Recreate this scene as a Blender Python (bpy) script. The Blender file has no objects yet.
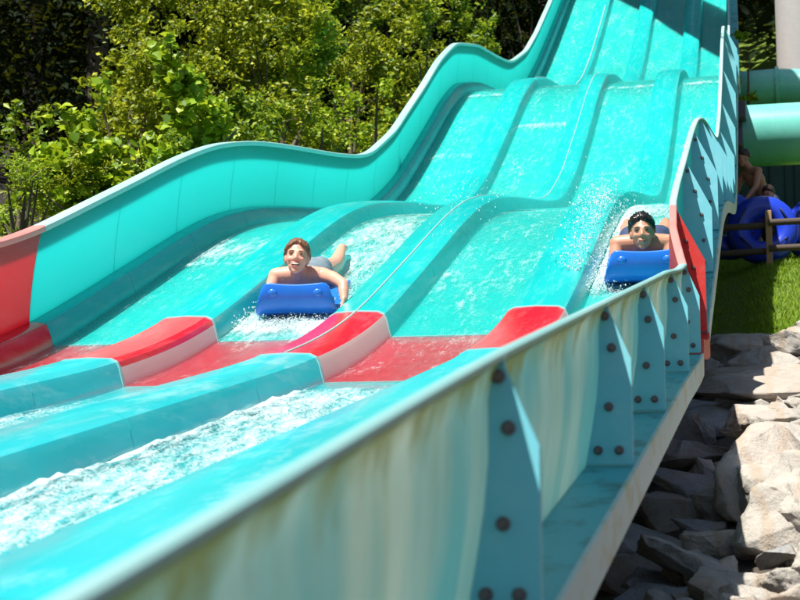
import bpy, bmesh, math, random
import numpy as np
from mathutils import Vector, Matrix, noise as mnoise

random.seed(7); rng = np.random.default_rng(11)
scene = bpy.context.scene
COL = scene.collection

# ------------------------------------------------------------------ camera, sky, sun
cam = bpy.data.cameras.new('camera'); cam_o = bpy.data.objects.new('camera', cam); COL.objects.link(cam_o)
cam_o.location = (0, 0, 0); cam_o.rotation_euler = (math.pi / 2 + .138, 0, .227)
cam.sensor_width = 36; cam.lens = 75.4; cam.clip_end = 2000; cam.clip_start = .05
cam.dof.use_dof = True; cam.dof.focus_distance = 10.4; cam.dof.aperture_fstop = 6.5
scene.camera = cam_o

TO_SUN = Vector((-.27, -.42, 1)).normalized()
world = bpy.data.worlds.new('World'); scene.world = world; world.use_nodes = True
wn = world.node_tree; wn.nodes.clear()
wo = wn.nodes.new('ShaderNodeOutputWorld'); bg = wn.nodes.new('ShaderNodeBackground'); sky = wn.nodes.new('ShaderNodeTexSky')
sky.sky_type = 'NISHITA'; sky.sun_disc = False
sky.sun_elevation = math.asin(TO_SUN.z); sky.sun_rotation = math.atan2(TO_SUN.x, TO_SUN.y)
bg.inputs[1].default_value = .058
wn.links.new(sky.outputs[0], bg.inputs[0]); wn.links.new(bg.outputs[0], wo.inputs[0])
sun = bpy.data.lights.new('sun', 'SUN'); sun.energy = 5.0; sun.angle = math.radians(.5); sun.color = (1, .95, .86)
sun_o = bpy.data.objects.new('sun', sun); COL.objects.link(sun_o)
sun_o.rotation_euler = TO_SUN.to_track_quat('Z', 'Y').to_euler(); sun_o.location = TO_SUN * 60
vs = scene.view_settings; vs.view_transform = 'Standard'; vs.look = 'None'; vs.gamma = 1; vs.exposure = .85; vs.use_curve_mapping = False
scene.cycles.use_denoising = True
scene.cycles.max_bounces = 8; scene.cycles.transparent_max_bounces = 12
scene.cycles.sample_clamp_indirect = 8

# ------------------------------------------------------------------ helpers
def link(o, parent=None):
    COL.objects.link(o)
    if parent: o.parent = parent
    return o
def tag(o, label=None, cat=None, group=None, kind=None):
    if label: o['label'] = label
    if cat: o['category'] = cat
    if group: o['group'] = group
    if kind: o['kind'] = kind
    return o
def empty(name, loc=(0, 0, 0), rot=(0, 0, 0)):
    o = bpy.data.objects.new(name, None); o.location = loc; o.rotation_euler = rot; o.empty_display_size = .1
    return link(o)
def mesh_obj(name, verts, faces, mats, parent=None, smooth=True, fmat=None, attrs=None):
    me = bpy.data.meshes.new(name); me.from_pydata([tuple(v) for v in verts], [], faces)
    if not isinstance(mats, (list, tuple)): mats = [mats]
    for m in mats: me.materials.append(m)
    if fmat is not None: me.polygons.foreach_set('material_index', np.asarray(fmat, np.int32))
    me.polygons.foreach_set('use_smooth', np.full(len(me.polygons), smooth))
    if attrs:
        for k, a in attrs.items():
            at = me.attributes.new(k, 'FLOAT', 'POINT'); at.data.foreach_set('value', np.asarray(a, np.float32))
    me.update()
    return link(bpy.data.objects.new(name, me), parent)
def bm_obj(name, bm, mats, parent=None, smooth=False):
    me = bpy.data.meshes.new(name); bm.to_mesh(me); bm.free()
    if not isinstance(mats, (list, tuple)): mats = [mats]
    for m in mats: me.materials.append(m)
    me.polygons.foreach_set('use_smooth', np.full(len(me.polygons), smooth))
    return link(bpy.data.objects.new(name, me), parent)
def sharp(o, ang=40):
    o.data.set_sharp_from_angle(angle=math.radians(ang)); return o
def tube_geo(pts, radii, seg=10, cap=True):
    """verts, faces of a tapered tube through pts"""
    V, F = [], []; n = len(pts); pts = [Vector(p) for p in pts]
    ref = None
    for i, p in enumerate(pts):
        t = (pts[min(i + 1, n - 1)] - pts[max(i - 1, 0)]).normalized()
        if ref is None:
            ref = Vector((0, 0, 1)) if abs(t.z) < .9 else Vector((1, 0, 0))
        a = t.cross(ref).normalized(); b = t.cross(a).normalized(); ref = -b if False else (a.cross(t))
        r = radii[i] if hasattr(radii, '__len__') else radii
        for k in range(seg):
            th = 2 * math.pi * k / seg
            V.append(p + a * (r * math.cos(th)) + b * (r * math.sin(th)))
    for i in range(n - 1):
        for k in range(seg):
            k2 = (k + 1) % seg
            F.append((i * seg + k, i * seg + k2, (i + 1) * seg + k2, (i + 1) * seg + k))
    if cap:
        F.append(tuple(range(seg))); F.append(tuple(reversed(range((n - 1) * seg, n * seg))))
    return V, F
def tube(name, pts, radii, mat, parent=None, seg=10):
    V, F = tube_geo(pts, radii, seg); o = mesh_obj(name, V, F, mat, parent); return sharp(o, 50)
def box_bm(bm, x0, x1, y0, y1, z0, z1, bev=0):
    r = bmesh.ops.create_cube(bm, size=1)
    bmesh.ops.scale(bm, vec=(x1 - x0, y1 - y0, z1 - z0), verts=r['verts'])
    bmesh.ops.translate(bm, vec=((x0 + x1) / 2, (y0 + y1) / 2, (z0 + z1) / 2), verts=r['verts'])
    if bev:
        es = list({e for v in r['verts'] for e in v.link_edges})
        bmesh.ops.bevel(bm, geom=es, offset=bev, segments=2, affect='EDGES', profile=.5)
def box(name, x0, x1, y0, y1, z0, z1, mat, parent=None, bev=.01):
    bm = bmesh.new(); box_bm(bm, x0, x1, y0, y1, z0, z1, bev); return bm_obj(name, bm, mat, parent)

# ------------------------------------------------------------------ materials
class NT:
    def __init__(s, name):
        s.m = bpy.data.materials.new(name); s.m.use_nodes = True; s.t = s.m.node_tree; s.n = s.t.nodes; s.n.clear()
        s.out = s.n.new('ShaderNodeOutputMaterial')
    def add(s, typ, **kw):
        nd = s.n.new(typ)
        for k, v in kw.items():
            if k.startswith('i_'):
                key = k[2:]; key = int(key) if key.isdigit() else key.replace('_', ' ')
                if hasattr(v, 'links') or isinstance(v, bpy.types.NodeSocket): s.t.links.new(v, nd.inputs[key])
                else: nd.inputs[key].default_value = v
            else: setattr(nd, k, v)
        return nd
    def l(s, a, b): s.t.links.new(a, b)
    def noise(s, scale, detail=4, rough=.6, vec=None, dist=0):
        nd = s.add('ShaderNodeTexNoise', i_Scale=scale, i_Detail=detail, i_Roughness=rough, i_Distortion=dist)
        if vec is not None: s.l(vec, nd.inputs['Vector'])
        return nd.outputs['Fac']
    def pos(s, sc=(1, 1, 1), obj=False):
        if obj: o = s.add('ShaderNodeTexCoord').outputs['Object']
        else: o = s.add('ShaderNodeNewGeometry').outputs['Position']
        mp = s.add('ShaderNodeMapping', i_Scale=sc); s.l(o, mp.inputs[0]); return mp.outputs[0]
    def ramp(s, fac, stops):
        r = s.add('ShaderNodeValToRGB'); s.l(fac, r.inputs[0]); e = r.color_ramp.elements
        while len(e) < len(stops): e.new(.5)
        for i, (p, c) in enumerate(stops):
            e[i].position = p; e[i].color = (*c, 1) if len(c) == 3 else c
        return r.outputs[0]
    def mix(s, f, a, b, blend='MIX'):
        nd = s.add('ShaderNodeMix', data_type='RGBA', blend_type=blend)
        for i, v in ((0, f), (6, a), (7, b)):
            if isinstance(v, bpy.types.NodeSocket): s.l(v, nd.inputs[i])
            else: nd.inputs[i].default_value = (*v, 1) if isinstance(v, tuple) and len(v) == 3 else v
        return nd.outputs[2]
    def math(s, op, a, b=0, clamp=False):
        nd = s.add('ShaderNodeMath', operation=op, use_clamp=clamp)
        for i, v in ((0, a), (1, b)):
            if isinstance(v, bpy.types.NodeSocket): s.l(v, nd.inputs[i])
            else: nd.inputs[i].default_value = v
        return nd.outputs[0]
    def attr(s, name): return s.add('ShaderNodeAttribute', attribute_name=name).outputs['Fac']
    def bump(s, h, strength=.3, dist=.01):
        return s.add('ShaderNodeBump', i_Strength=strength, i_Distance=dist, i_Height=h).outputs[0]
    def principled(s, color, rough=.5, normal=None, **kw):
        b = s.add('ShaderNodeBsdfPrincipled')
        for k, v in (('Base Color', color), ('Roughness', rough)):
            if isinstance(v, bpy.types.NodeSocket): s.l(v, b.inputs[k])
            else: b.inputs[k].default_value = (*v, 1) if isinstance(v, tuple) else v
        if normal is not None: s.l(normal, b.inputs['Normal'])
        for k, v in kw.items(): b.inputs[k.replace('_', ' ')].default_value = v
        return b.outputs[0]
    def finish(s, sh): s.l(sh, s.out.inputs[0]); return s.m

def gelcoat(name, c1, c2, rough=.32, trans=.0, wear_sheen=None, tcol=None):
    t = NT(name); p = t.pos((1, .35, 1))
    col = t.mix(t.ramp(t.noise(1.3, 5, .6, p), [(.35, (0, 0, 0)), (.7, (1, 1, 1))]), c1, c2)
    if wear_sheen:
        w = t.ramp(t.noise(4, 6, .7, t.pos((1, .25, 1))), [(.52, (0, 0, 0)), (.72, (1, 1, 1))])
        col = t.mix(t.math('MULTIPLY', w, .6), col, wear_sheen)
    sc_ = t.ramp(t.noise(3.5, 7, .72, t.pos((5, .35, 2))), [(.5, (0, 0, 0)), (.8, (1, 1, 1))])
    col = t.mix(t.math('MULTIPLY', sc_, .30), col, tuple(min(1, .55 * x + .32) for x in c2))
    sp_ = t.ramp(t.noise(70, 4, .7, t.pos((1, .5, 1))), [(.62, (0, 0, 0)), (.72, (1, 1, 1))])
    col = t.mix(t.math('MULTIPLY', sp_, .12), col, tuple(x * .5 for x in c1))
    n2 = t.noise(60, 3, .6, t.pos())
    b = t.principled(col, t.math('ADD', rough, t.math('MULTIPLY', t.math('SUBTRACT', n2, .5), .08)), t.bump(t.noise(9, 3, .5, p), .12, .01), Specular_IOR_Level=.5)
    if trans:
        tr = t.add('ShaderNodeBsdfTranslucent')
        if tcol: tr.inputs[0].default_value = (*tcol, 1)
        else: t.l(col, tr.inputs[0])
        mx = t.add('ShaderNodeMixShader', i_0=trans); t.l(b, mx.inputs[1]); t.l(tr.outputs[0], mx.inputs[2]); b = mx.outputs[0]
    return t.finish(b)
M = {}
M['teal'] = gelcoat('teal_gelcoat', (.008, .41, .39), (.016, .46, .44), .28)
M['teal_wall'] = gelcoat('teal_wall_gelcoat', (.004, .50, .46), (.012, .56, .53), .33, .70, None, (.02, .85, .82))
M['teal_div'] = gelcoat('teal_divider_gelcoat', (.002, .40, .40), (.008, .47, .46), .24)
M['aqua'] = gelcoat('aqua_gelcoat', (.012, .42, .48), (.05, .50, .54), .2, wear_sheen=(.42, .66, .67))  # pale streaks paint the wet sheen of the near section into its colour
M['aqua_wall'] = gelcoat('aqua_wall_gelcoat', (.02, .45, .50), (.05, .50, .54), .3, .5, None, (.75, .80, .68))
M['shell_back'] = gelcoat('raw_shell_back', (.70, .82, .80), (.75, .85, .83), .6, .9, None, (.92, .98, .97))
M['wallred'] = gelcoat('red_wall_gelcoat', (.56, .005, .018), (.60, .015, .028), .3, .55, (.62, .06, .07), (.75, .010, .028))
M['rimaqua'] = gelcoat('pale_aqua_rim', (.20, .46, .47), (.30, .52, .52), .35)
M['red'] = gelcoat('red_gelcoat', (.56, .006, .022), (.62, .02, .045), .2, wear_sheen=(.66, .13, .16))
M['pink'] = gelcoat('faded_red_gelcoat', (.60, .05, .06), (.62, .11, .11), .35, wear_sheen=(.66, .26, .25))
M['bare'] = gelcoat('bare_side_gelcoat', (.55, .42, .40), (.62, .52, .48), .5)
M['rim'] = gelcoat('pale_rim', (.28, .52, .50), (.40, .58, .56), .4)
M['rimred'] = gelcoat('pale_red_rim', (.60, .20, .18), (.62, .28, .25), .4)

def outer_mat(name, base, stain, moss, mossamt=1.0, teal=None):
    t = NT(name); h = t.attr('h')                        # 1 at the top edge, 0 at the ledge
    st = t.noise(7, 5, .65, t.pos((1, 1.6, .12)))
    col = t.mix(t.ramp(st, [(.4, (0, 0, 0)), (.72, (1, 1, 1))]), base, stain)
    if teal:
        col = t.mix(t.ramp(t.noise(2.2, 3, .5, t.pos((1, 1, .4))), [(.38, (0, 0, 0)), (.62, (1, 1, 1))]), col, teal)
    m = t.math('ADD', h, t.math('MULTIPLY', t.math('SUBTRACT', t.noise(5, 5, .7, t.pos((1, 1, .5))), .5), .9))
    mk = t.math('MULTIPLY', t.ramp(m, [(.79, (0, 0, 0)), (1.03, (1, 1, 1))]), mossamt)
    col = t.mix(mk, col, moss)
    d = t.ramp(t.noise(16, 6, .7, t.pos((1, 1, .3))), [(.55, (0, 0, 0)), (.75, (1, 1, 1))])
    col = t.mix(t.math('MULTIPLY', d, .22), col, (.24, .22, .10))
    b = t.principled(col, .55, t.bump(t.noise(30, 4, .6, t.pos((1, 1, .4))), .2, .004))
    tr = t.add('ShaderNodeBsdfTranslucent'); t.l(col, tr.inputs[0])
    mx = t.add('ShaderNodeMixShader', i_0=.5); t.l(b, mx.inputs[1]); t.l(tr.outputs[0], mx.inputs[2])
    return t.finish(mx.outputs[0])
M['outer'] = outer_mat('streaky_outer_shell', (.74, .79, .74), (.54, .57, .44), (.22, .23, .06), .85, (.20, .54, .60))
M['outer_teal'] = outer_mat('teal_outer_shell', (.02, .34, .36), (.10, .42, .42), (.10, .20, .10), .5)
M['outer_red'] = outer_mat('red_outer_shell', (.5, .02, .02), (.42, .03, .03), (.3, .05, .03), .4)
def paint_mat(name, c, dirt, amt=.6, sc=9, rough=.5):
    t = NT(name)
    d = t.ramp(t.noise(sc, 6, .7, t.pos((1, .6, 1))), [(.5, (0, 0, 0)), (.7, (1, 1, 1))])
    col = t.mix(t.math('MULTIPLY', d, amt), c, dirt)
    return t.finish(t.principled(col, rough, t.bump(t.noise(40, 4, .6, t.pos()), .15, .004)))
M['flange'] = paint_mat('flange_paint', (.17, .56, .66), (.30, .64, .70), .5, 6)
M['flange_red'] = paint_mat('flange_red_paint', (.55, .03, .025), (.6, .12, .10), .5, 8)
M['ledge'] = paint_mat('ledge_paint', (.10, .46, .52), (.04, .10, .07), .95, 8)
M['ledge_edge'] = paint_mat('ledge_edge', (.50, .62, .62), (.42, .37, .14), .9, 7)
M['bolt'] = paint_mat('bolt_steel', (.13, .09, .09), (.20, .12, .09), .7, 80, .45)
M['steel'] = paint_mat('support_steel', (.10, .16, .17), (.05, .05, .04), .6, 5)

def water_mat():
    t = NT('running_water'); p = t.pos((1, .24, .3))
    f = t.attr('foam')
    n1 = t.noise(26, 6, .75, p); n2 = t.noise(5, 4, .6, p); n3 = t.noise(90, 3, .7, t.pos())
    k = t.math('ADD', f, t.math('MULTIPLY', t.math('SUBTRACT', n1, .5), 1.25))
    k = t.math('ADD', k, t.math('MULTIPLY', t.math('SUBTRACT', n2, .5), .75))
    k = t.math('ADD', k, t.math('MULTIPLY', t.math('SUBTRACT', n3, .5), 1.25))
    mask = t.ramp(k, [(.44, (0, 0, 0)), (1.05, (1, 1, 1))])
    nrm = t.bump(t.math('ADD', n1, t.math('MULTIPLY', n3, .5)), .55, .012)
    film = t.add('ShaderNodeBsdfTransparent'); film.inputs[0].default_value = (.84, 1, .99, 1)
    gl = t.add('ShaderNodeBsdfGlossy', i_Roughness=.16); t.l(nrm, gl.inputs['Normal']); gl.inputs[0].default_value = (1, 1, 1, 1)
    fr = t.add('ShaderNodeFresnel', i_IOR=1.33); t.l(nrm, fr.inputs['Normal'])
    wet = t.add('ShaderNodeMixShader'); t.l(fr.outputs[0], wet.inputs[0]); t.l(film.outputs[0], wet.inputs[1]); t.l(gl.outputs[0], wet.inputs[2])
    fo = t.principled((.62, .76, .77), .5, nrm)
    mx = t.add('ShaderNodeMixShader'); t.l(mask, mx.inputs[0]); t.l(wet.outputs[0], mx.inputs[1]); t.l(fo, mx.inputs[2])
    return t.finish(mx.outputs[0])
M['water'] = water_mat()
t = NT('spray'); d = t.principled((.85, .93, .94), .35); tr = t.add('ShaderNodeBsdfTranslucent'); tr.inputs[0].default_value = (.8, .92, .93, 1)
mx = t.add('ShaderNodeMixShader', i_0=.35); t.l(d, mx.inputs[1]); t.l(tr.outputs[0], mx.inputs[2]); M['spray'] = t.finish(mx.outputs[0])

def leaf_mat(name, c1, c2, c3, trans=.35):
    t = NT(name); a = t.attr('tint')
    col = t.ramp(a, [(0, c1), (.55, c2), (1, c3)])
    b = t.principled(col, .7 if trans < .2 else .45, Specular_IOR_Level=.08 if trans < .2 else .35)
    tr = t.add('ShaderNodeBsdfTranslucent'); t.l(t.mix(.5, col, (.35, .38, .02), 'MIX'), tr.inputs[0])
    mx = t.add('ShaderNodeMixShader', i_0=trans); t.l(b, mx.inputs[1]); t.l(tr.outputs[0], mx.inputs[2])
    return t.finish(mx.outputs[0])
M['leaf_bright'] = leaf_mat('leaf_bright', (.08, .19, .006), (.28, .44, .010), (.60, .70, .04), .42)
M['leaf_mid'] = leaf_mat('leaf_mid', (.035, .10, .005), (.16, .28, .008), (.46, .55, .02), .4)
M['leaf_olive'] = leaf_mat('leaf_olive', (.05, .11, .005), (.26, .33, .008), (.66, .66, .04), .4)
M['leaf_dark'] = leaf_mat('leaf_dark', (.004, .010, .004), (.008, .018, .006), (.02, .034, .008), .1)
def bark_mat():
    t = NT('bark'); n = t.noise(14, 6, .7, t.pos((1, 1, .25)))
    return t.finish(t.principled(t.mix(n, (.05, .035, .022), (.17, .13, .09)), .85, t.bump(n, .6, .02)))
M['bark'] = bark_mat()
def ground_mat():
    t = NT('hillside_ground'); sp = t.add('ShaderNodeSeparateXYZ'); g = t.add('ShaderNodeNewGeometry'); t.l(g.outputs['Position'], sp.inputs[0])
    n = t.noise(.9, 6, .6, t.pos()); n2 = t.noise(25, 5, .7, t.pos())
    b_soil = t.ramp(t.math('ADD', t.math('MULTIPLY', sp.outputs[0], .1), .5), [(.15, (0, 0, 0)), (.2, (1, 1, 1))])
    soil = t.mix(b_soil, t.mix(n2, (.010, .009, .006), (.035, .028, .018)), t.mix(n2, (.05, .042, .034), (.14, .11, .085)))
    grass = t.mix(t.noise(3, 6, .7, t.pos()), (.07, .14, .008), (.15, .22, .012))
    gy = t.math('ADD', sp.outputs[1], t.math('MULTIPLY', t.math('SUBTRACT', n, .5), .8))
    a = t.ramp(t.math('MULTIPLY', gy, .02), [(.333, (0, 0, 0)), (.342, (1, 1, 1))])
    b = t.ramp(t.math('ADD', t.math('MULTIPLY', sp.outputs[0], .1), .5), [(.15, (0, 0, 0)), (.2, (1, 1, 1))])
    return t.finish(t.principled(t.mix(t.math('MULTIPLY', a, b), soil, grass), .9, t.bump(n2, .8, .05)))
M['ground'] = ground_mat()
def rock_mat(name, a, b, c, tint):
    t = NT(name); p = t.pos()
    n = t.noise(2.2, 6, .65, p); n2 = t.noise(13, 6, .75, p); n3 = t.noise(60, 5, .7, p)
    col = t.mix(t.ramp(n, [(.35, (0, 0, 0)), (.65, (1, 1, 1))]), a, b)
    col = t.mix(t.math('MULTIPLY', t.ramp(n2, [(.45, (0, 0, 0)), (.75, (1, 1, 1))]), .7), col, c)
    w = t.add('ShaderNodeTexWave', i_Scale=1.4, i_Distortion=9, i_Detail=4); t.l(p, w.inputs[0])
    col = t.mix(t.math('MULTIPLY', t.ramp(w.outputs['Fac'], [(.75, (0, 0, 0)), (.95, (1, 1, 1))]), .45), col, tint)
    bm_ = t.math('ADD', t.math('MULTIPLY', n2, 1), t.math('MULTIPLY', n3, .4))
    return t.finish(t.principled(col, .85, t.bump(bm_, .7, .03)))
M['rock_a'] = rock_mat('rock_grey', (.34, .32, .29), (.46, .42, .37), (.26, .25, .24), (.36, .26, .17))
M['rock_b'] = rock_mat('rock_tan', (.38, .33, .28), (.46, .41, .36), (.30, .28, .26), (.40, .29, .21))
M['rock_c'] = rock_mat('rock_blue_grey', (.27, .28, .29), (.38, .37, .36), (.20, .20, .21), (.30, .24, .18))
def simple(name, c, rough=.5, var=.15, sc=20, **kw):
    t = NT(name); n = t.noise(sc, 4, .6, t.pos(obj=True))
    lo = tuple(x * (1 - var) for x in c); hi = tuple(min(1, x * (1 + var)) for x in c)
    return t.finish(t.principled(t.mix(n, lo, hi), rough, t.bump(n, .1, .003), **kw))
M['mat_blue'] = simple('mat_vinyl', (.012, .16, .66), .3, .15, 12)
M['mat_dark'] = simple('mat_knob', (.02, .16, .62), .25)
M['tube_blue'] = simple('tube_vinyl', (.015, .05, .55), .28)
M['tube_dark'] = simple('tube_handle', (.01, .02, .10), .4)
M['skin_f'] = simple('skin_fair', (.66, .34, .24), .42, .10, 30, Subsurface_Weight=.25, Subsurface_Scale=.012)
M['skin_m'] = simple('skin_tanned', (.52, .25, .16), .4, .16, 22, Subsurface_Weight=.2, Subsurface_Scale=.012)
M['skin_b'] = simple('skin_back', (.45, .22, .15), .5, .1, 30)
M['hair_auburn'] = simple('hair_auburn', (.17, .085, .045), .4, .6, 70)
M['hair_black'] = simple('hair_black', (.012, .009, .008), .25, .5, 90)
M['hair_brown'] = simple('hair_brown', (.035, .02, .014), .4, .4, 90)
M['eye'] = simple('eye_dark', (.03, .02, .016), .2)
M['eye_white'] = simple('eye_white', (.6, .56, .52), .3)
M['brow'] = simple('brow', (.05, .025, .014), .6)
M['lip'] = simple('lip', (.42, .09, .08), .4)
M['lid_f'] = simple('brow_light', (.24, .11, .06), .6)
M['lip_m'] = simple('lip_tanned', (.34, .13, .09), .45)
M['mouth'] = simple('mouth_inside', (.08, .02, .02), .6)
M['teeth'] = simple('teeth', (.8, .77, .70), .3)
M['suit'] = simple('swimsuit', (.16, .22, .26), .6)
M['trunks'] = simple('swim_trunks', (.03, .05, .12), .7)
M['wood'] = simple('weathered_wood', (.34, .22, .11), .8, .3, 30)
M['wood_dark'] = simple('dark_rail_wood', (.07, .05, .035), .8, .3, 30)
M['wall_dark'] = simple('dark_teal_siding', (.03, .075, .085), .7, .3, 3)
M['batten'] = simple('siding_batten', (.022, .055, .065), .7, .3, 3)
M['roofing'] = simple('roof_felt', (.05, .05, .055), .9, .3, 6)
M['concrete'] = simple('concrete', (.42, .40, .40), .85, .12, 8)
M['flume'] = gelcoat('pale_flume', (.13, .52, .45), (.18, .58, .50), .3)
M['tarp_black'] = simple('pipe_clamp', (.09, .10, .16), .5, .2)

# ------------------------------------------------------------------ slide profile
CP = [(-3, -1.34), (8.0, .695), (8.8, .872), (9.3, 1.005), (9.88, 1.19), (10.66, 1.50), (11.58, 1.87), (12.43, 2.22), (13.28, 2.53), (14.2, 2.77),
      (15.2, 2.965), (17.05, 3.29), (18.0, 3.48), (18.62, 3.64), (19.9, 4.20), (21.73, 5.27), (22.77, 5.92), (23.9, 6.50), (25.6, 6.97), (27.5, 7.32),
      (28.6, 7.54), (29.3, 7.74), (31.0, 8.42), (32.4, 9.18), (34.3, 10.35), (40, 14.0)]
_cx = np.array([a for a, b in CP]); _cy = np.array([b for a, b in CP])
_yy = np.linspace(-3, 40, 2151); _zz = np.interp(_yy, _cx, _cy)
_k = np.exp(-.5 * (np.arange(-40, 41) / 15.) ** 2); _k /= _k.sum()
_zp = np.concatenate([_zz[0] + (np.arange(-40, 0)) * (_zz[1] - _zz[0]), _zz, _zz[-1] + np.arange(1, 41) * (_zz[-1] - _zz[-2])])
_zz = np.convolve(_zp, _k, 'valid'); _sl = np.gradient(_zz, _yy)
def fz(y): return float(np.interp(y, _yy, _zz))
def fs(y): return float(np.interp(y, _yy, _sl))
def sst(a, b, x): t = min(1, max(0, (x - a) / (b - a))); return t * t * (3 - 2 * t)
XL = -4.6; DIVR = [-4.517, -3.417, -2.317, -1.217]         # right foot of left curb and of the three dividers
def narrow(x, y):                                          # the upper flume tapers very slightly
    return x - .00046 * max(0, y - 9) ** 2 * (x - XL) / 4.0
def lin(a, b, y): return min(1, max(0, (y - a) / (b - a)))
def fout(y): return .058 + .10 * lin(8.3, 9.7, y)
def fdrop(y): return .44 + .28 * lin(8.3, 9.7, y)
def lipx(y): return -.46 - .095 * lin(8.3, 9.12, y) - .045 * lin(9.12, 9.9, y)
def wallh(y): return .545 - .030 * (1 - sst(.4, 3.0, y)) + .022 * (1 - sst(6.8, 8.2, y)) + .13 * lin(8.3, 9.12, y) + .055 * sst(9.3, 10.4, y)
def P(x, dz, y):
    return (narrow(x, y), y, fz(y) + dz * math.sqrt(1 + fs(y) ** 2))
def steps(y0, y1):
    n = max(4, int((y1 - y0) / (.09 if y0 < 14 else .13))); return [y0 + (y1 - y0) * i / n for i in range(n + 1)]
def loft(name, y0, y1, sec, mats, parent, segmat=None, hs=None, ang=35):
    """closed cross-section sec(y) -> [(x, dz)] swept along the flume"""
    ys = steps(y0, y1); V, F, FM, H = [], [], [], []
    for y in ys:
        s = sec(y); n = len(s)
        V += [P(x, dz, y) for x, dz in s]
        H += [(hs[i] if hs else 0) for i in range(n)]
    for i in range(len(ys) - 1):
        for k in range(n):
            k2 = (k + 1) % n
            F.append((i * n + k, i * n + k2, (i + 1) * n + k2, (i + 1) * n + k)); FM.append(segmat[k] if segmat else 0)
    F.append(tuple(reversed(range(n)))); F.append(tuple(range((len(ys) - 1) * n, len(ys) * n))); FM += [0, 0]
    o = mesh_obj(name, V, F, mats, parent, True, FM, {'h': H} if hs else None)
    return sharp(o, ang)

slide = empty('water_slide', (0, 8.3, fz(8.3) - .2))
slide.matrix_world = Matrix.Identity(4); slide.location = (0, 0, 0)
tag(slide, 'long four-lane teal water slide with humps and a red painted band', 'water slide')

FL = []                                                     # flange stations of the near section, from the spacing of its panels
for Yf in (2.78, 4.5, 5.76, 7.25): FL.append(Yf)
J = [-2.6, -1.0, .9] + FL + [8.3, 9.8, 11.15, 12.4]
while J[-1] < 38: J.append(J[-1] + 1.3)
G = .0025                                                   # half of the open joint between panels

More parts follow.
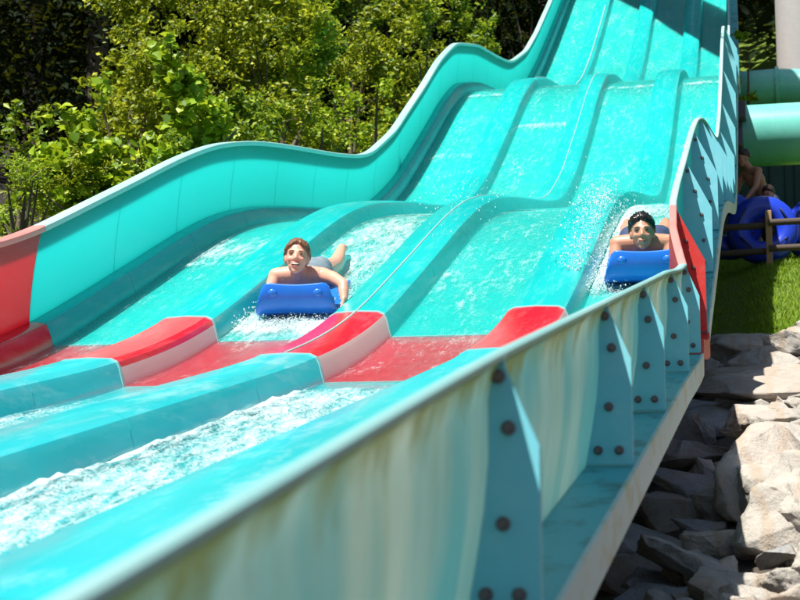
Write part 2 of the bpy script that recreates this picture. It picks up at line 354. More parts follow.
def div_sec(R, wide=.43, hgt=.15):
    def f(y):
        L = R - wide; a = .05; rr = .035
        return [(L, -.02), (L, .0), (L + .012, .035), (L + a - .02, hgt - rr - .012), (L + a - .004, hgt - .018), (L + a + rr, hgt), ((L + R) / 2, hgt + .006),
                (R - a - rr, hgt), (R - a + .004, hgt - .018), (R - a + .02, hgt - rr - .012), (R - .012, .035), (R, .0), (R, -.02)]
    return f
for i in range(len(J) - 1):
    y0, y1 = J[i] + G, J[i + 1] - G
    red = abs(J[i] - 8.3) < .01; near = J[i] < 8.2
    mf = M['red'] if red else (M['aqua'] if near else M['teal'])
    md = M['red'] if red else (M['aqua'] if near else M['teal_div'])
    # lane floors
    for k in range(4):
        a = DIVR[k] - .01
        if k < 3: b_ = (lambda y, k=k: DIVR[k + 1] - .42)
        else: b_ = (lambda y: lipx(y) - .05)
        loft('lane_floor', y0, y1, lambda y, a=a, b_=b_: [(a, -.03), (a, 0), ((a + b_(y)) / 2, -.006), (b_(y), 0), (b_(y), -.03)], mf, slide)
    # dividers
    for k in (1, 2, 3):
        mm = [md, M['bare']] if red else [md]
        sm = [0] * 8 + [1, 1, 1, 0, 0] if red else None
        if red and k == 1: mm = [M['pink'], M['pink']]; sm = [0] * 13
        if red and k == 1:
            mm = [M['pink'], M['red'], M['bare']]; sm = [0] * 6 + [0, 1, 1, 2, 2, 2, 0]
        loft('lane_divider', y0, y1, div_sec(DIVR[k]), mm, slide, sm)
    # left curb and left wall
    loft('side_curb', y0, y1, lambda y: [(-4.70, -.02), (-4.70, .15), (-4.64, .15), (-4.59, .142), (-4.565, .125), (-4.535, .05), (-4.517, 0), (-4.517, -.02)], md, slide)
    lw = [(-4.690, .135), (-4.688, .22), (-4.682, .33), (-4.670, .45), (-4.650, .58), (-4.625, .70)]
    sec = lw + [(x - .014, z) for x, z in reversed(lw)]
    w = loft('wall_panel', y0, y1, lambda y, s=sec: s, [M['wallred'] if red else M['teal_wall'], M['shell_back']], slide, [0] * 6 + [1] * 6)
    loft('rim', y0, y1, lambda y: [(-4.695, .700), (-4.695, .735), (-4.685, .742), (-4.605, .742), (-4.595, .735), (-4.595, .712), (-4.60, .700)],
         M['rimred'] if red else M['rim'], w)
    # right wall: inner skin, C-shaped outer skin, lip on top, ledge below
    def rw(y):
        l = lipx(y); h = wallh(y)
        out = [(-.005, 1.0), (-.020, .95), (-.028, .85), (-.028, .62), (-.036, .42), (-.050, .22), (-.068, .0)]
        zb = h - min(.62, fdrop(y))
        o_ = [(l + dx, zb + f * (h - zb - .016)) for dx, f in out]
        inn = [(l + dx - .016, zb + f * (h - zb - .016)) for dx, f in out]
        return o_ + list(reversed(inn))
    hs = [1, .93, .8, .62, .42, .22, 0] + [0] * 7
    mo = M['outer_red'] if red else (M['outer'] if near else M['outer_teal'])
    mi = M['wallred'] if red else (M['aqua_wall'] if near else M['teal_wall'])
    w = loft('wall_panel', y0, y1, rw, [mo, mi], slide, [0] * 6 + [1] * 8, hs)
    def rimw(y): return .022 + .02 * sst(6, 8.7, y)
    loft('rim', y0, y1, lambda y: [(lipx(y) - rimw(y), wallh(y) - .014), (lipx(y) - rimw(y), wallh(y) - .004), (lipx(y) - rimw(y) + .006, wallh(y)), (lipx(y) - .006, wallh(y)),
                                   (lipx(y), wallh(y) - .005), (lipx(y), wallh(y) - .014)], M['rimred'] if red else (M['rimaqua'] if near else M['rim']), w)
    lower = lambda y: wallh(y) - .44
    if not near:
        loft('wall_skirt', y0, y1, lambda y: [(lipx(y) - .066, wallh(y) - .60), (lipx(y) - .045, wallh(y) - .60), (lipx(y) - .045, wallh(y) - fdrop(y)), (lipx(y) - .066, wallh(y) - fdrop(y))], mo, slide)
    # bottom ledge with its hanging edge, panel by panel
    hg = (lambda y: 0.0) if near else (lambda y: wallh(y) - .44)
    zl = lambda y: wallh(y) - fdrop(y) - .002
    L = loft('bottom_ledge', y0, y1, lambda y: [(lipx(y) - .09, zl(y) - .012), (lipx(y) - .09, zl(y)), (lipx(y) + fout(y) + .002, zl(y)), (lipx(y) + fout(y) + .002, zl(y) - .012)], M['ledge'] if not red else M['flange_red'], slide)
    loft('hanging_edge', y0, y1, lambda y: [(lipx(y) + fout(y) + .003, zl(y) + .004), (lipx(y) + fout(y) + .014, zl(y) + .004), (lipx(y) + fout(y) + .014, zl(y) - .10), (lipx(y) + fout(y) + .003, zl(y) - .10)],
         M['ledge_edge'] if not red else M['flange_red'], L)
    # underside tray
    loft('underside_tray', y0, y1, lambda y: [(-4.7, -.034), (lipx(y) - .02, -.034), (lipx(y) - .02, -.06), (-4.7, -.06)], M['steel'], slide)

# pale sealant in the two joints of the red band
for yj in (8.3, 9.8):
    for k in (1, 2, 3): loft('joint_seal', yj - .011, yj + .011, div_sec(DIVR[k] + .004, .438, .1535), M['rimaqua'], slide)
    for k in range(4):
        a = DIVR[k] + .006; b_ = DIVR[k + 1] - .436 if k < 3 else lipx(yj) - .07
        loft('joint_seal', yj - .009, yj + .009, lambda y, a=a, b_=b_: [(a, -.01), (a, .004), (b_, .004), (b_, -.01)], M['rimaqua'], slide)
# flanges of the right wall with their bolts
bm = bmesh.new()
r = bmesh.ops.create_cone(bm, cap_ends=True, segments=14, radius1=.0125, radius2=.0125, depth=.004)
r2 = bmesh.ops.create_cone(bm, cap_ends=True, segments=10, radius1=.0105, radius2=.007, depth=.013); bmesh.ops.translate(bm, verts=r2['verts'], vec=(0, 0, .0085))
bmesh.ops.rotate(bm, verts=bm.verts, cent=(0, 0, 0), matrix=Matrix.Rotation(math.pi / 2, 3, 'X'))
bolt_me = bpy.data.meshes.new('bolt'); bm.to_mesh(bolt_me); bm.free(); bolt_me.materials.append(M['bolt'])
for i, y in enumerate(J[1:-1]):
    if y < .5 or y > 31: continue
    l = lipx(y); h = wallh(y); near = y < 8.35; q = math.sqrt(1 + fs(y) ** 2)
    ftop = fz(y) + h * q
    bot = -fdrop(y)
    outl = [(-.06, -.03), (-.003, -.004), (.0, -.03), (.058, -.16), (.058, bot + .004), (-.072, bot + .004), (-.052, -.34), (-.038, -.25), (-.032, -.16), (-.030, -.08)]
    if not near: outl = [(-.03, -.016), (-.003, -.004), (.0, -.03), (fout(y), -.32), (fout(y), bot + .004), (-.045, bot + .004), (-.04, -.3), (-.026, -.08)]
    redf = abs(y - 9.8) < .01
    n = len(outl); sh = fs(y)                                # the plate stands square to the flume, so it leans with the slope
    def PF(dx, dz, dy):
        hq = dz * q
        return (narrow(l + dx, y), y + dy - (0 if near else sh * dz * .0), ftop + hq)
    V = [PF(dx, dz, -.011) for dx, dz in outl] + [PF(dx, dz, .011) for dx, dz in outl]
    F = [tuple(range(n)), tuple(reversed(range(n, 2 * n)))] + [(k, n + k, n + (k + 1) % n, (k + 1) % n) for k in range(n)]
    f = mesh_obj('flange', V, F, M['flange_red'] if redf else M['flange'], slide, False)
    bl = [(-.011, -.045), (.006, -.13), (-.004, -.286), (-.034, -.40), (.022, -.40)] if near else [(.004, -.08), (.05, -.21), (.09, -.36), (.10, -.52), (.10, -.66)]
    if y < 12.5:
        for dx, dz in bl:
            b = bpy.data.objects.new('bolt', bolt_me); b.location = PF(dx, dz, -.0135); b.rotation_euler = (0, 0, random.random()); link(b, f)
            b.rotation_euler = (0, random.random() * 3, 0)
# seam strip running down the second divider, plus water streaks on the upper one
def seam(name, R, y0, y1, r, mat, off=-.24):
    pts = [P(R + off, .158, y) for y in np.arange(y0, y1, .12)]
    return tube(name, pts, r, mat, slide, 6)
seam('seam_strip', DIVR[2], 8.32, 24.5, .006, M['rim'], -.22)
seam('seam_strip', DIVR[1], 24.6, 36, .012, M['rim'], -.12)
# support frames under the flume
def ground_z(x, y):
    z = -1.5 + .2 * y
    if x < -5.2: z += .32 * (-5.2 - x)
    if x > -4: z += (.55 * sst(17.3, 23.6, y)) * sst(-4, -2, x)
    if y > 34: z += .35 * (y - 34)
    if y > 60: z += .0 * (y - 60)
    if x > 4: z += .10 * (x - 4)
    if -5.3 < x < 0: z -= .25 * sst(-5.3, -4.6, x) * (1 - sst(-.8, 0, x))
    z += .10 * mnoise.noise(Vector((x * .35, y * .35, 0))) + .03 * mnoise.noise(Vector((x * 1.6, y * 1.6, 3)))
    return z
for y in (3.4, 7.6, 11.5, 15.5, 19.3, 23.2, 27.0, 31, 35):
    zt = fz(y) - .07
    box('cross_beam', narrow(-4.55, y), narrow(-.75, y), y - .06, y + .06, zt - .16, zt - .004, M['steel'], slide, .008)
    for x in (-4.1, -1.35):
        gz = ground_z(x, y) - .3
        tube('support_post', [(x, y, gz), (x, y, zt - .15)], .07, M['steel'], slide, 12)

# ------------------------------------------------------------------ ground
xs = np.concatenate([np.arange(-60, -12, 2.0), np.arange(-12, 8, .4), np.arange(8, 61, 2.0)])
ysg = np.concatenate([np.arange(-20, -2, 2.0), np.arange(-2, 40, .4), np.arange(40, 121, 3.0)])
V = [(x, y, ground_z(x, y)) for y in ysg for x in xs]; nx = len(xs)
F = [(j * nx + i, j * nx + i + 1, (j + 1) * nx + i + 1, (j + 1) * nx + i) for j in range(len(ysg) - 1) for i in range(nx - 1)]
tag(mesh_obj('ground', V, F, M['ground']), kind='structure')

# grass blades on the lawn beyond the rocks
def grass():
    n = 48000
    x = rng.uniform(-1.2, 1.6, n); y = 17.0 + 17 * rng.random(n) ** 1.5
    edge = 16.9 + .3 * np.sin(x * 2.3) + rng.normal(0, .12, n); keep = y > edge; x = x[keep]; y = y[keep]; n = len(x)
    z = np.array([ground_z(a, b) for a, b in zip(x, y)]) - .005
    h = rng.uniform(.03, .075, n); th = rng.uniform(0, 6.28, n); w = .006 + .004 * rng.random(n)
    lx = rng.normal(0, .02, n); ly = rng.normal(0, .02, n)
    V = np.empty((n, 3, 3)); V[:, 0] = np.stack([x - w * np.cos(th), y - w * np.sin(th), z], 1); V[:, 1] = np.stack([x + w * np.cos(th), y + w * np.sin(th), z], 1)
    V[:, 2] = np.stack([x + lx, y + ly, z + h], 1)
    me = bpy.data.meshes.new('grass'); me.vertices.add(3 * n); me.vertices.foreach_set('co', V.ravel())
    me.loops.add(3 * n); me.loops.foreach_set('vertex_index', np.arange(3 * n, dtype=np.int32))
    me.polygons.add(n); me.polygons.foreach_set('loop_start', np.arange(0, 3 * n, 3, dtype=np.int32))
    me.update(calc_edges=True); at = me.attributes.new('tint', 'FLOAT', 'POINT'); at.data.foreach_set('value', np.repeat(rng.random(n), 3).astype(np.float32))
    me.materials.append(leaf_mat('grass_blade', (.09, .19, .006), (.17, .30, .010), (.28, .40, .02), .3))
    tag(link(bpy.data.objects.new('grass', me)), 'short mown green grass above the rock bank', 'grass', kind='stuff')
grass()

# ------------------------------------------------------------------ water on the lanes
def lane_water(k):
    a = DIVR[k] + .004
    def bx(y): return DIVR[k + 1] - .434 if k < 3 else lipx(y) - .075
    ys = list(np.arange(-2.4, 9, .035)) + list(np.arange(9, 16, .05)) + list(np.arange(16, 37, .09)); nu = 16
    V, F, fo = [], [], []
    for y in ys:
        b = bx(y)
        for i in range(nu + 1):
            u = i / nu; x = a + (b - a) * u
            f = .215; amp = .006
            s = fs(y)
            f += .10 * sst(.3, .55, s)
            # white lines where water trips over the panel joints
            for yj, am, kk in ((13.9, .5, (2, 3)), (23.6, .7, (0, 3, 2)), (22.0, .55, (1,)), (21.0, .35, (0, 3)), (19.0, .5, (0, 1)), (18.4, .35, (3,)), (11.9, .3, (0,)), (24.2, .5, (1,)), (26, .4, (1, 2)), (30, .4, (0, 2, 3))):
                if k in kk: f += .6 * am * math.exp(-((y - yj - .04 * mnoise.noise(Vector((u * 4, k, yj)))) / (.06 + .05 * mnoise.noise(Vector((u * 6, k, yj + 9))))) ** 2) if abs(y - yj) < .4 else 0
            if k == 1:                                       # wake of the woman's mat
                f += .36 * sst(9.9, 10.6, y) * (1 - sst(13.2, 16.0, y)) * (.55 + .45 * math.sin(3.1 * u)) + .55 * math.exp(-((y - 10.1) / .28) ** 2)
                amp += .02 * sst(9.9, 10.5, y) * (1 - sst(12.5, 14.5, y))
            if k == 3:
                f += .62 * sst(10.4, 11, y) * (1 - sst(13.2, 15.2, y)) * (1 - .8 * u)
                amp += .025 * sst(10.4, 11, y) * (1 - sst(12.5, 14.5, y))
            if k == 2:
                f += .10 * sst(9.5, 10.5, y) * (1 - sst(13.3, 14.2, y))
                q = 1 - sst(7.3, 8.35, y); f += .42 * q; amp += .030 * q   # churned water in the run-out
                if u < .12: f += .25 * q
            if k == 1: q = 1 - sst(6.8, 8.2, y); f += .35 * q; amp += .015 * q
            if k in (0, 3): q = 1 - sst(6.8, 8.2, y); f += .4 * q; amp += .012 * q
            if k == 0: f += .35 * math.exp(-((y - 12.4) / .5) ** 2)
            if 8.3 < y < 9.85: f += .06
            nz = mnoise.noise(Vector((x * 9, y * 3.2, k * 7))) * .6 + mnoise.noise(Vector((x * 22, y * 9, k * 3))) * .5 + mnoise.noise(Vector((x * 50, y * 26, k))) * .25
            p = P(x, .012 + amp * (nz + .7) * (1 if 0 < u < 1 else .3), y)
            V.append(p); fo.append(f)
    n1 = nu + 1
    F = [(j * n1 + i, j * n1 + i + 1, (j + 1) * n1 + i + 1, (j + 1) * n1 + i) for j in range(len(ys) - 1) for i in range(nu)]
    tag(mesh_obj('water', V, F, M['water'], None, True, None, {'foam': fo}), kind='structure')
for k in range(4): lane_water(k)

ICO = bmesh.new(); bmesh.ops.create_icosphere(ICO, subdivisions=1, radius=1)
ICO_V = np.array([v.co[:] for v in ICO.verts]); ICO_F = np.array([[v.index for v in f.verts] for f in ICO.faces]); ICO.free()
def droplets(name, pts, radii, label, mat='spray'):
    n = len(pts); pts = np.asarray(pts); radii = np.asarray(radii)
    sc = rng.uniform(.5, 1.1, (n, 1, 3)) * np.array([.8, 1.9, 1.2])
    V = (pts[:, None, :] + ICO_V[None] * radii[:, None, None] * sc).reshape(-1, 3)
    F = (ICO_F[None] + (np.arange(n) * len(ICO_V))[:, None, None]).reshape(-1, 3)
    o = mesh_obj(name, V, F.tolist(), M[mat], None, True)
    return tag(o, label, 'splash', kind='stuff')
def on_floor(x, y, dz): return P(x, dz, y)
# plume thrown up along the left of the man's lane
pts, rad = [], []
for _ in range(3000):
    y = 10.7 + 2.7 * rng.random() ** 1.5; w = math.sin(math.pi * min(1, (y - 10.5) / 3.2))
    x = rng.normal(-1.22 - .05 * (y - 10.7), .10); hgt = abs(rng.normal(0, .065)) * (.5 + w)
    if x < -1.27: hgt += .13
    pts.append(on_floor(x, y, hgt + .02)); rad.append(rng.choice([.0025, .004, .006, .010], p=[.45, .32, .18, .05]))
for _ in range(260):
    y = rng.uniform(11.6, 13.8); pts.append(on_floor(rng.normal(-1.25, .16), y, abs(rng.normal(.15, .18)) + .03)); rad.append(rng.uniform(.002, .005))
droplets('splash', pts, rad, 'white plume of spray beside the man on his mat')
pts, rad = [], []
for _ in range(2400):
    x = rng.normal(-3.12, .17); y = 10.14 + rng.normal(0, .05); pts.append(on_floor(x, y, abs(rng.normal(0, .022)) + .012)); rad.append(rng.choice([.002, .003, .005]))
for _ in range(260):
    x = rng.normal(-2.80, .05); y = rng.uniform(10.2, 11.6); pts.append(on_floor(x, y, abs(rng.normal(0, .06)) + .02)); rad.append(rng.choice([.003, .0045, .007]))
for _ in range(120):
    x = rng.normal(-3.35, .03); y = rng.uniform(10.1, 10.6); pts.append(on_floor(x, y, abs(rng.normal(0, .04)) + .02)); rad.append(rng.choice([.003, .0045, .007]))
droplets('splash', pts, rad, "white froth under the front edge of the woman's mat")
pts, rad = [], []
for _ in range(160):
    y = rng.uniform(11.8, 13.9); pts.append(on_floor(rng.normal(-2.5, .15), y, abs(rng.normal(.16, .12)) + .03)); rad.append(rng.uniform(.003, .008))
droplets('splash', pts, rad, "fine drops sprayed over the divider behind the woman")

# ------------------------------------------------------------------ rocks
def rock_mesh(seed, flat=.6, sub=3):
    r = random.Random(seed); bm = bmesh.new()
    for _ in range(r.randint(13, 20)):
        v = Vector((r.uniform(-1, 1), r.uniform(-1, 1), r.uniform(-1, 1)))
        n_ = (abs(v.x) ** 5 + abs(v.y) ** 5 + abs(v.z) ** 5) ** .2; v = v / n_ * r.uniform(.86, 1)
        bm.verts.new((v.x * .5, v.y * .5, v.z * .5 * flat))
    h = bmesh.ops.convex_hull(bm, input=bm.verts); bmesh.ops.delete(bm, geom=list({g for g in h['geom_interior'] if isinstance(g, bmesh.types.BMVert)}), context='VERTS')
    bmesh.ops.bevel(bm, geom=list(bm.edges), offset=.03, segments=2, affect='EDGES', profile=.6, clamp_overlap=True)
    bmesh.ops.triangulate(bm, faces=bm.faces)
    for _ in range(sub):
        bmesh.ops.subdivide_edges(bm, edges=[e for e in bm.edges if e.calc_length() > .06], cuts=1)
        bmesh.ops.triangulate(bm, faces=bm.faces)
    bm.normal_update()
    for v in bm.verts:
        q = v.co * 4 + Vector((seed, 0, 0))
        v.co += v.normal * (.045 * mnoise.noise(q) + .022 * mnoise.noise(q * 3) + .012 * mnoise.noise(q * 7) + .010 * (abs(mnoise.noise(Vector((q.x, q.y, q.z * 5)))) - .25))
    me = bpy.data.meshes.new('rock'); bm.to_mesh(me); bm.free()
    me.polygons.foreach_set('use_smooth', np.full(len(me.polygons), True)); me.set_sharp_from_angle(angle=math.radians(58))
    return me
ROCKS = [rock_mesh(s, f) for s, f in ((1, .6), (2, .75), (3, .5), (4, .9), (5, .65), (6, .45), (8, .7), (9, .55))]
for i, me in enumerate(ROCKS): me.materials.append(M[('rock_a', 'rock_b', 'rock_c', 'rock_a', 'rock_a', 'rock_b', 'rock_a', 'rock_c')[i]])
def rock(x, y, dz, s, rot, mi, label, group='rocks of the bank beside the slide', sc=(1, 1, 1)):
    o = bpy.data.objects.new('rock', ROCKS[mi]); o.location = (x, y, ground_z(x, y) + dz); o.scale = (s * sc[0], s * sc[1], s * sc[2]); o.rotation_euler = rot
    link(o); tag(o, label, 'rock', group); return o
# the large rocks in the sun, placed one by one (x, y, lift, size, rotation, mesh, label, stretch)
BIG = [
 (.02, 6.75, .02, .42, (.2, .1, .4), 0, 'small sunlit pale rock at the lower edge of the picture beside the shadow', (1, 1, .8)),
 (.27, 7.3, .10, .62, (.35, .25, 1.0), 3, 'large rounded pale grey boulder in the lower right corner', (1, 1.1, .9)),
 (-.03, 8.15, .12, .66, (.5, .1, .2), 1, 'tall pale slab boulder standing upright at the shadow edge', (.8, 1, 1.1)),
 (.36, 8.9, .16, .80, (.2, .3, 2.0), 0, 'biggest pale grey boulder on the right in full sun', (1.0, 1.1, .9)),
 (.02, 10.0, .10, .62, (.25, .1, .9), 4, 'smooth pale grey boulder in sun above the upright slab', (1.1, .9, .8)),
 (.45, 10.8, .18, .75, (.3, -.1, 2.6), 6, 'pale rounded rock in sun at the right edge of the picture', (1.1, 1, .9)),
 (.05, 11.8, .12, .80, (.2, .06, .15), 5, 'long flat tan slab lying in the sun', (1.6, .8, .8)),
 (.2, 12.7, .06, .85, (.25, .1, .3), 1, 'tan tilted slab in sun below the top rocks', (1.5, .8, .6)),
 (-.1, 13.7, .04, .80, (.3, -.1, .1), 5, 'narrow brownish slab in sun below the top rocks', (1.5, .8, .7)),
 (.35, 14.4, .02, .9, (.3, .1, .5), 0, 'broad cracked pale rock near the top of the bank', (1.3, .9, .7)),
 (-.15, 15.7, -.04, 1.0, (.25, .05, .2), 4, 'broad flat pale boulder topping the bank under the grass', (1.3, .9, .7)),
 (.6, 15.9, -.04, 1.0, (.2, -.1, 1.2), 6, 'brown grey boulder topping the bank at the right edge', (1.2, 1, .8)),
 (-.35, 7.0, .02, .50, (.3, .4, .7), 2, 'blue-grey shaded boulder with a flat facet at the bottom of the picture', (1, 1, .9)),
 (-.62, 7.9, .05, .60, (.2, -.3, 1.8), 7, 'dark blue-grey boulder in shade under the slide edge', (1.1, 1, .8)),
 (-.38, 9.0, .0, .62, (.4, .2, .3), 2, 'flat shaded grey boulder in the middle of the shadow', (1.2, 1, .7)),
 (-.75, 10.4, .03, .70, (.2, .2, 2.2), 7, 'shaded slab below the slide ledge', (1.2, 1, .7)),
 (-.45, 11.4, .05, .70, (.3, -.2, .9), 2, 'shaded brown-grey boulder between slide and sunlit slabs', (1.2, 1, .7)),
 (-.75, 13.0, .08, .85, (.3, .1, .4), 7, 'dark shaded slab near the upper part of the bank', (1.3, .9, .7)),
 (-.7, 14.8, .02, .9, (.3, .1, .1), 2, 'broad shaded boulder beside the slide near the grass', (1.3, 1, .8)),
]
for x, y, dz, s, rot, mi, lab, sc in BIG: rock(x, y, dz, s * 1.12, (rot[0] * .8, rot[1] * .8, rot[2]), mi, lab, 'rocks of the bank beside the slide', (sc[0] * 1.12, sc[1] * 1.05, sc[2] * .72))
SHORT = ['the pale rock at the picture\'s lower edge', 'the rounded lower-right corner boulder', 'the upright pale slab', 'the biggest pale boulder', 'the smooth pale boulder', 'the right-edge rounded rock',
 'the long flat tan slab', 'the tan tilted slab', 'the narrow brownish slab', 'the cracked pale rock', 'the boulder under the grass', 'the brown-grey top boulder', 'the faceted blue-grey boulder',
 'the dark boulder under the slide edge', 'the flat shaded boulder', 'the slab below the slide ledge', 'the brown-grey shaded boulder', 'the dark upper slab', 'the broad shaded boulder near the grass']
def sight(x, y, z):
    q = cam_o.rotation_euler.to_matrix().transposed() @ Vector((x, y, z)); return Vector((400 + 1676 * q.x / -q.z, 300 - 1676 * q.y / -q.z))
def scatter(n, seed, xr, yr, smin, smax, lift):
    r = random.Random(seed)
    for _ in range(n):
        x = r.uniform(*xr); y = r.uniform(*yr); s = r.uniform(smin, smax)
        rr_ = (r.uniform(-.4, .4), r.uniform(-.4, .4), r.uniform(0, 6.3)); mi = r.randrange(8)
        if x < -.6 and y < 9.5: continue
        here = sight(x, y, ground_z(x, y))
        k, bb = min(((k, sight(b[0], b[1], ground_z(b[0], b[1]))) for k, b in enumerate(BIG)), key=lambda q: (q[1] - here).length)
        dv = here - bb; side = ('right of' if dv.x > 0 else 'left of') if abs(dv.x) > abs(dv.y) else ('below' if dv.y > 0 else 'above')
        lab = '%s %s rock just %s %s' % ('small' if s < .3 else 'medium', ('grey', 'tan', 'blue-grey', 'grey', 'grey', 'tan', 'grey', 'blue-grey')[mi], side, SHORT[k]); g = 'smaller fill rocks of the bank'
        rock(x, y, lift * s, s, rr_, mi, lab, g, (1.1, 1, .8))
scatter(75, 5, (-1.35, .9), (5.4, 15.6), .30, .62, .05)
scatter(95, 6, (-1.2, .6), (5.6, 15), .14, .32, .15)
scatter(16, 9, (-.5, .35), (5.3, 6.6), .25, .42, .1)

# ------------------------------------------------------------------ foliage
def leaf_mesh(name, centers, size, up=.5, mat='leaf_mid', aspect=.55):
    n = len(centers); c = np.asarray(centers, float)
    d = rng.normal(0, 1, (n, 3)); d[:, 2] = d[:, 2] * .6 - .1; d /= np.linalg.norm(d, axis=1)[:, None]
    nr = rng.normal(0, .62, (n, 3)); nr[:, 2] += up * 1.7; nr[:, 1] -= up * 1.5; nr[:, 0] += up * .3
    s = np.cross(d, nr); s /= np.linalg.norm(s, axis=1)[:, None]; nn = np.cross(s, d)
    L = (size * rng.uniform(.6, 1.3, n))[:, None]; W = L * aspect
    base = c - d * L * .5; tip = c + d * L * .5 - nn * L * .12
    a = c - s * W * .5 + nn * L * .08 - d * L * .06; b = c + s * W * .5 + nn * L * .08 - d * L * .06
    if size > .095 and n < 6000:                              # large leaves get a rounder outline
        a1 = c - s * W * .5 + nn * L * .08 - d * L * .22; a2 = c - s * W * .40 + nn * L * .05 + d * L * .14
        b1 = c + s * W * .5 + nn * L * .08 - d * L * .22; b2 = c + s * W * .40 + nn * L * .05 + d * L * .14
        V = np.stack([base, a1, a2, tip, b2, b1], 1).reshape(-1, 3); nv = 6
        i0 = np.arange(n) * 6; idx = [0, 2, 1, 0, 3, 2, 0, 4, 3, 0, 5, 4]
    else:
        V = np.stack([base, a, tip, b], 1).reshape(-1, 3); nv = 4
        i0 = np.arange(n) * 4; idx = [0, 2, 1, 0, 3, 2]
    tri = (i0[:, None] + np.array(idx)[None]).ravel().astype(np.int32); nt = len(tri) // 3
    me = bpy.data.meshes.new(name); me.vertices.add(nv * n); me.vertices.foreach_set('co', V.ravel())
    me.loops.add(3 * nt); me.loops.foreach_set('vertex_index', tri)
    me.polygons.add(nt); me.polygons.foreach_set('loop_start', np.arange(0, 3 * nt, 3, dtype=np.int32))
    me.update(calc_edges=True)
    at = me.attributes.new('tint', 'FLOAT', 'POINT'); at.data.foreach_set('value', np.repeat(np.clip(rng.beta(1.2, 1.5, n), 0, 1), nv).astype(np.float32))
    me.materials.append(M[mat]); return me
def crown_points(nclump, per, rx, ry, rz, spread, hollow=.35):
    """leaves strung along arching sprays; returns leaf points and the twigs that carry them"""
    out, twigs = [], []
    R = np.array([rx, ry, rz]); lobes = []
    for _ in range(max(7, nclump // 8)):
        d = rng.normal(0, 1, 3); d[1] -= .35; d /= np.linalg.norm(d); lobes.append(d * (.35 + .65 * rng.random() ** .6) * (1 + .12 * rng.normal()))
    for _ in range(nclump):
        lb = lobes[rng.integers(len(lobes))]
        c = (lb + rng.normal(0, .105, 3)) * R; d = lb / np.linalg.norm(lb)
        a = rng.normal(0, 1, 3); a[2] = abs(a[2]) * .5; a = a * .6 + d * .9; a /= np.linalg.norm(a)
        L = spread * rng.uniform(1.8, 3.6)
        t_ = rng.random(per) ** .8
        line = c[None] + a[None] * (t_ * L)[:, None]; line[:, 2] -= .35 * L * t_ ** 2
        out.append(line + rng.normal(0, 1, (per, 3)) * (spread * .34 * (1.1 - .6 * t_))[:, None])
        twigs.append((c, c + a * L * .6 + np.array([0, 0, -.12 * L]), c + a * L + np.array([0, 0, -.35 * L])))
    return np.concatenate(out), twigs
def make_plant(name, label, cat, loc, rx, ry, rz, nclump, per, size, mat, spread=.22, trunk_h=None, group=None, tr=.05, aspect=.55, up=.5):
    root = empty(name, loc); tag(root, label, cat, group)
    th = trunk_h if trunk_h is not None else rz * .3
    cz = th + rz * .8
    pts, twigs = crown_points(nclump, per, rx, ry, rz, spread); pts[:, 2] += cz
    pts = pts[(pts[:, 2] > .02) & (np.where(loc[1] < 38, pts[:, 0] + loc[0], -99) < -5.3) | (loc[0] > -2)]
    link(bpy.data.objects.new('crown', leaf_mesh('crown', pts, size, up, mat, aspect)), root)
    V, F = [], []
    def addt(p, r):
        v, f = tube_geo(p, r, 6); o = len(V); V.extend(v); F.extend([tuple(i + o for i in q) for q in f])
    addt([(0, 0, -.3), (.03, .02, th * .6), (-.02, .03, cz), (.04, 0, cz + rz * .6)], [tr * 1.5, tr * 1.1, tr * .7, tr * .2])
    for _ in range(9):
        d = rng.normal(0, 1, 3); d /= np.linalg.norm(d); e = d * np.array([rx, ry, rz]) * .85
        z0 = rng.uniform(th * .4, cz); addt([(0, 0, z0), (e[0] * .5, e[1] * .5, (z0 + cz + e[2]) * .5), (e[0], e[1], cz + e[2])], [tr * .6, tr * .4, tr * .12])
    for a, b, c in twigs[::5]:
        if loc[0] > -2 or max(a[0], c[0]) + loc[0] < -5: addt([(a[0], a[1], a[2] + cz), (b[0], b[1], b[2] + cz), (c[0], c[1], c[2] + cz)], [tr * .2, tr * .14, tr * .06])
    mesh_obj('trunk', V, F, M['bark'], root)
    return root
def px(u, v, Y):                                            # where a sight line of the survey meets distance Y
    R = cam_o.rotation_euler.to_matrix(); d = R @ Vector(((u - 400) / 1676, -(v - 300) / 1676, -1)); return d * (Y / d.y)
def plant_at(u, vtop, Y, width_px, name, label, cat, nclump, per, size, mat, group=None, base=None, trunk=None, **kw):
    p = px(u, vtop, Y); gz = ground_z(p.x, Y); h = max(.5, p.z - gz)
    rx = width_px / 1676 * Y / 2
    if trunk is None: trunk = h * .12
    rz = (h - trunk) / 1.8
    return make_plant(name, label, cat, (p.x, Y, gz), rx, rx * .9, rz, nclump, per, size, mat, trunk_h=trunk, group=group, **kw)
SH = 'shrubs on the slope behind the slide'
def tall(u, v, Y, w, lab, mat='leaf_olive', n=110, per=120, size=.082, name='small_tree', cat='tree', sp=.26, **kw):
    return plant_at(u, v, Y, w, name, lab, cat, n, per, size, mat, SH, spread=sp, tr=.06, **kw)
def bush(u, v, Y, w, lab, mat='leaf_mid', n=90, per=85, size=.072, name='leafy_bush', cat='bush', sp=.2, **kw):
    return plant_at(u, v, Y, w, name, lab, cat, n, per, size, mat, SH, spread=sp, **kw)
bush(170, 92, 14.6, 130, 'bright lime bush with large broad leaves just behind the teal left wall', 'leaf_bright', 230, 34, .098, sp=.16, aspect=.85)
bush(222, 98, 15.4, 100, 'yellow-green broad-leaved bush right of the lime bush behind the wall', 'leaf_bright', 190, 34, .096, sp=.17, aspect=.8)
bush(95, 120, 14.2, 80, 'smaller broad-leaved lime bush left of the big lime bush', 'leaf_bright', 90, 34, .096, sp=.16, aspect=.8)
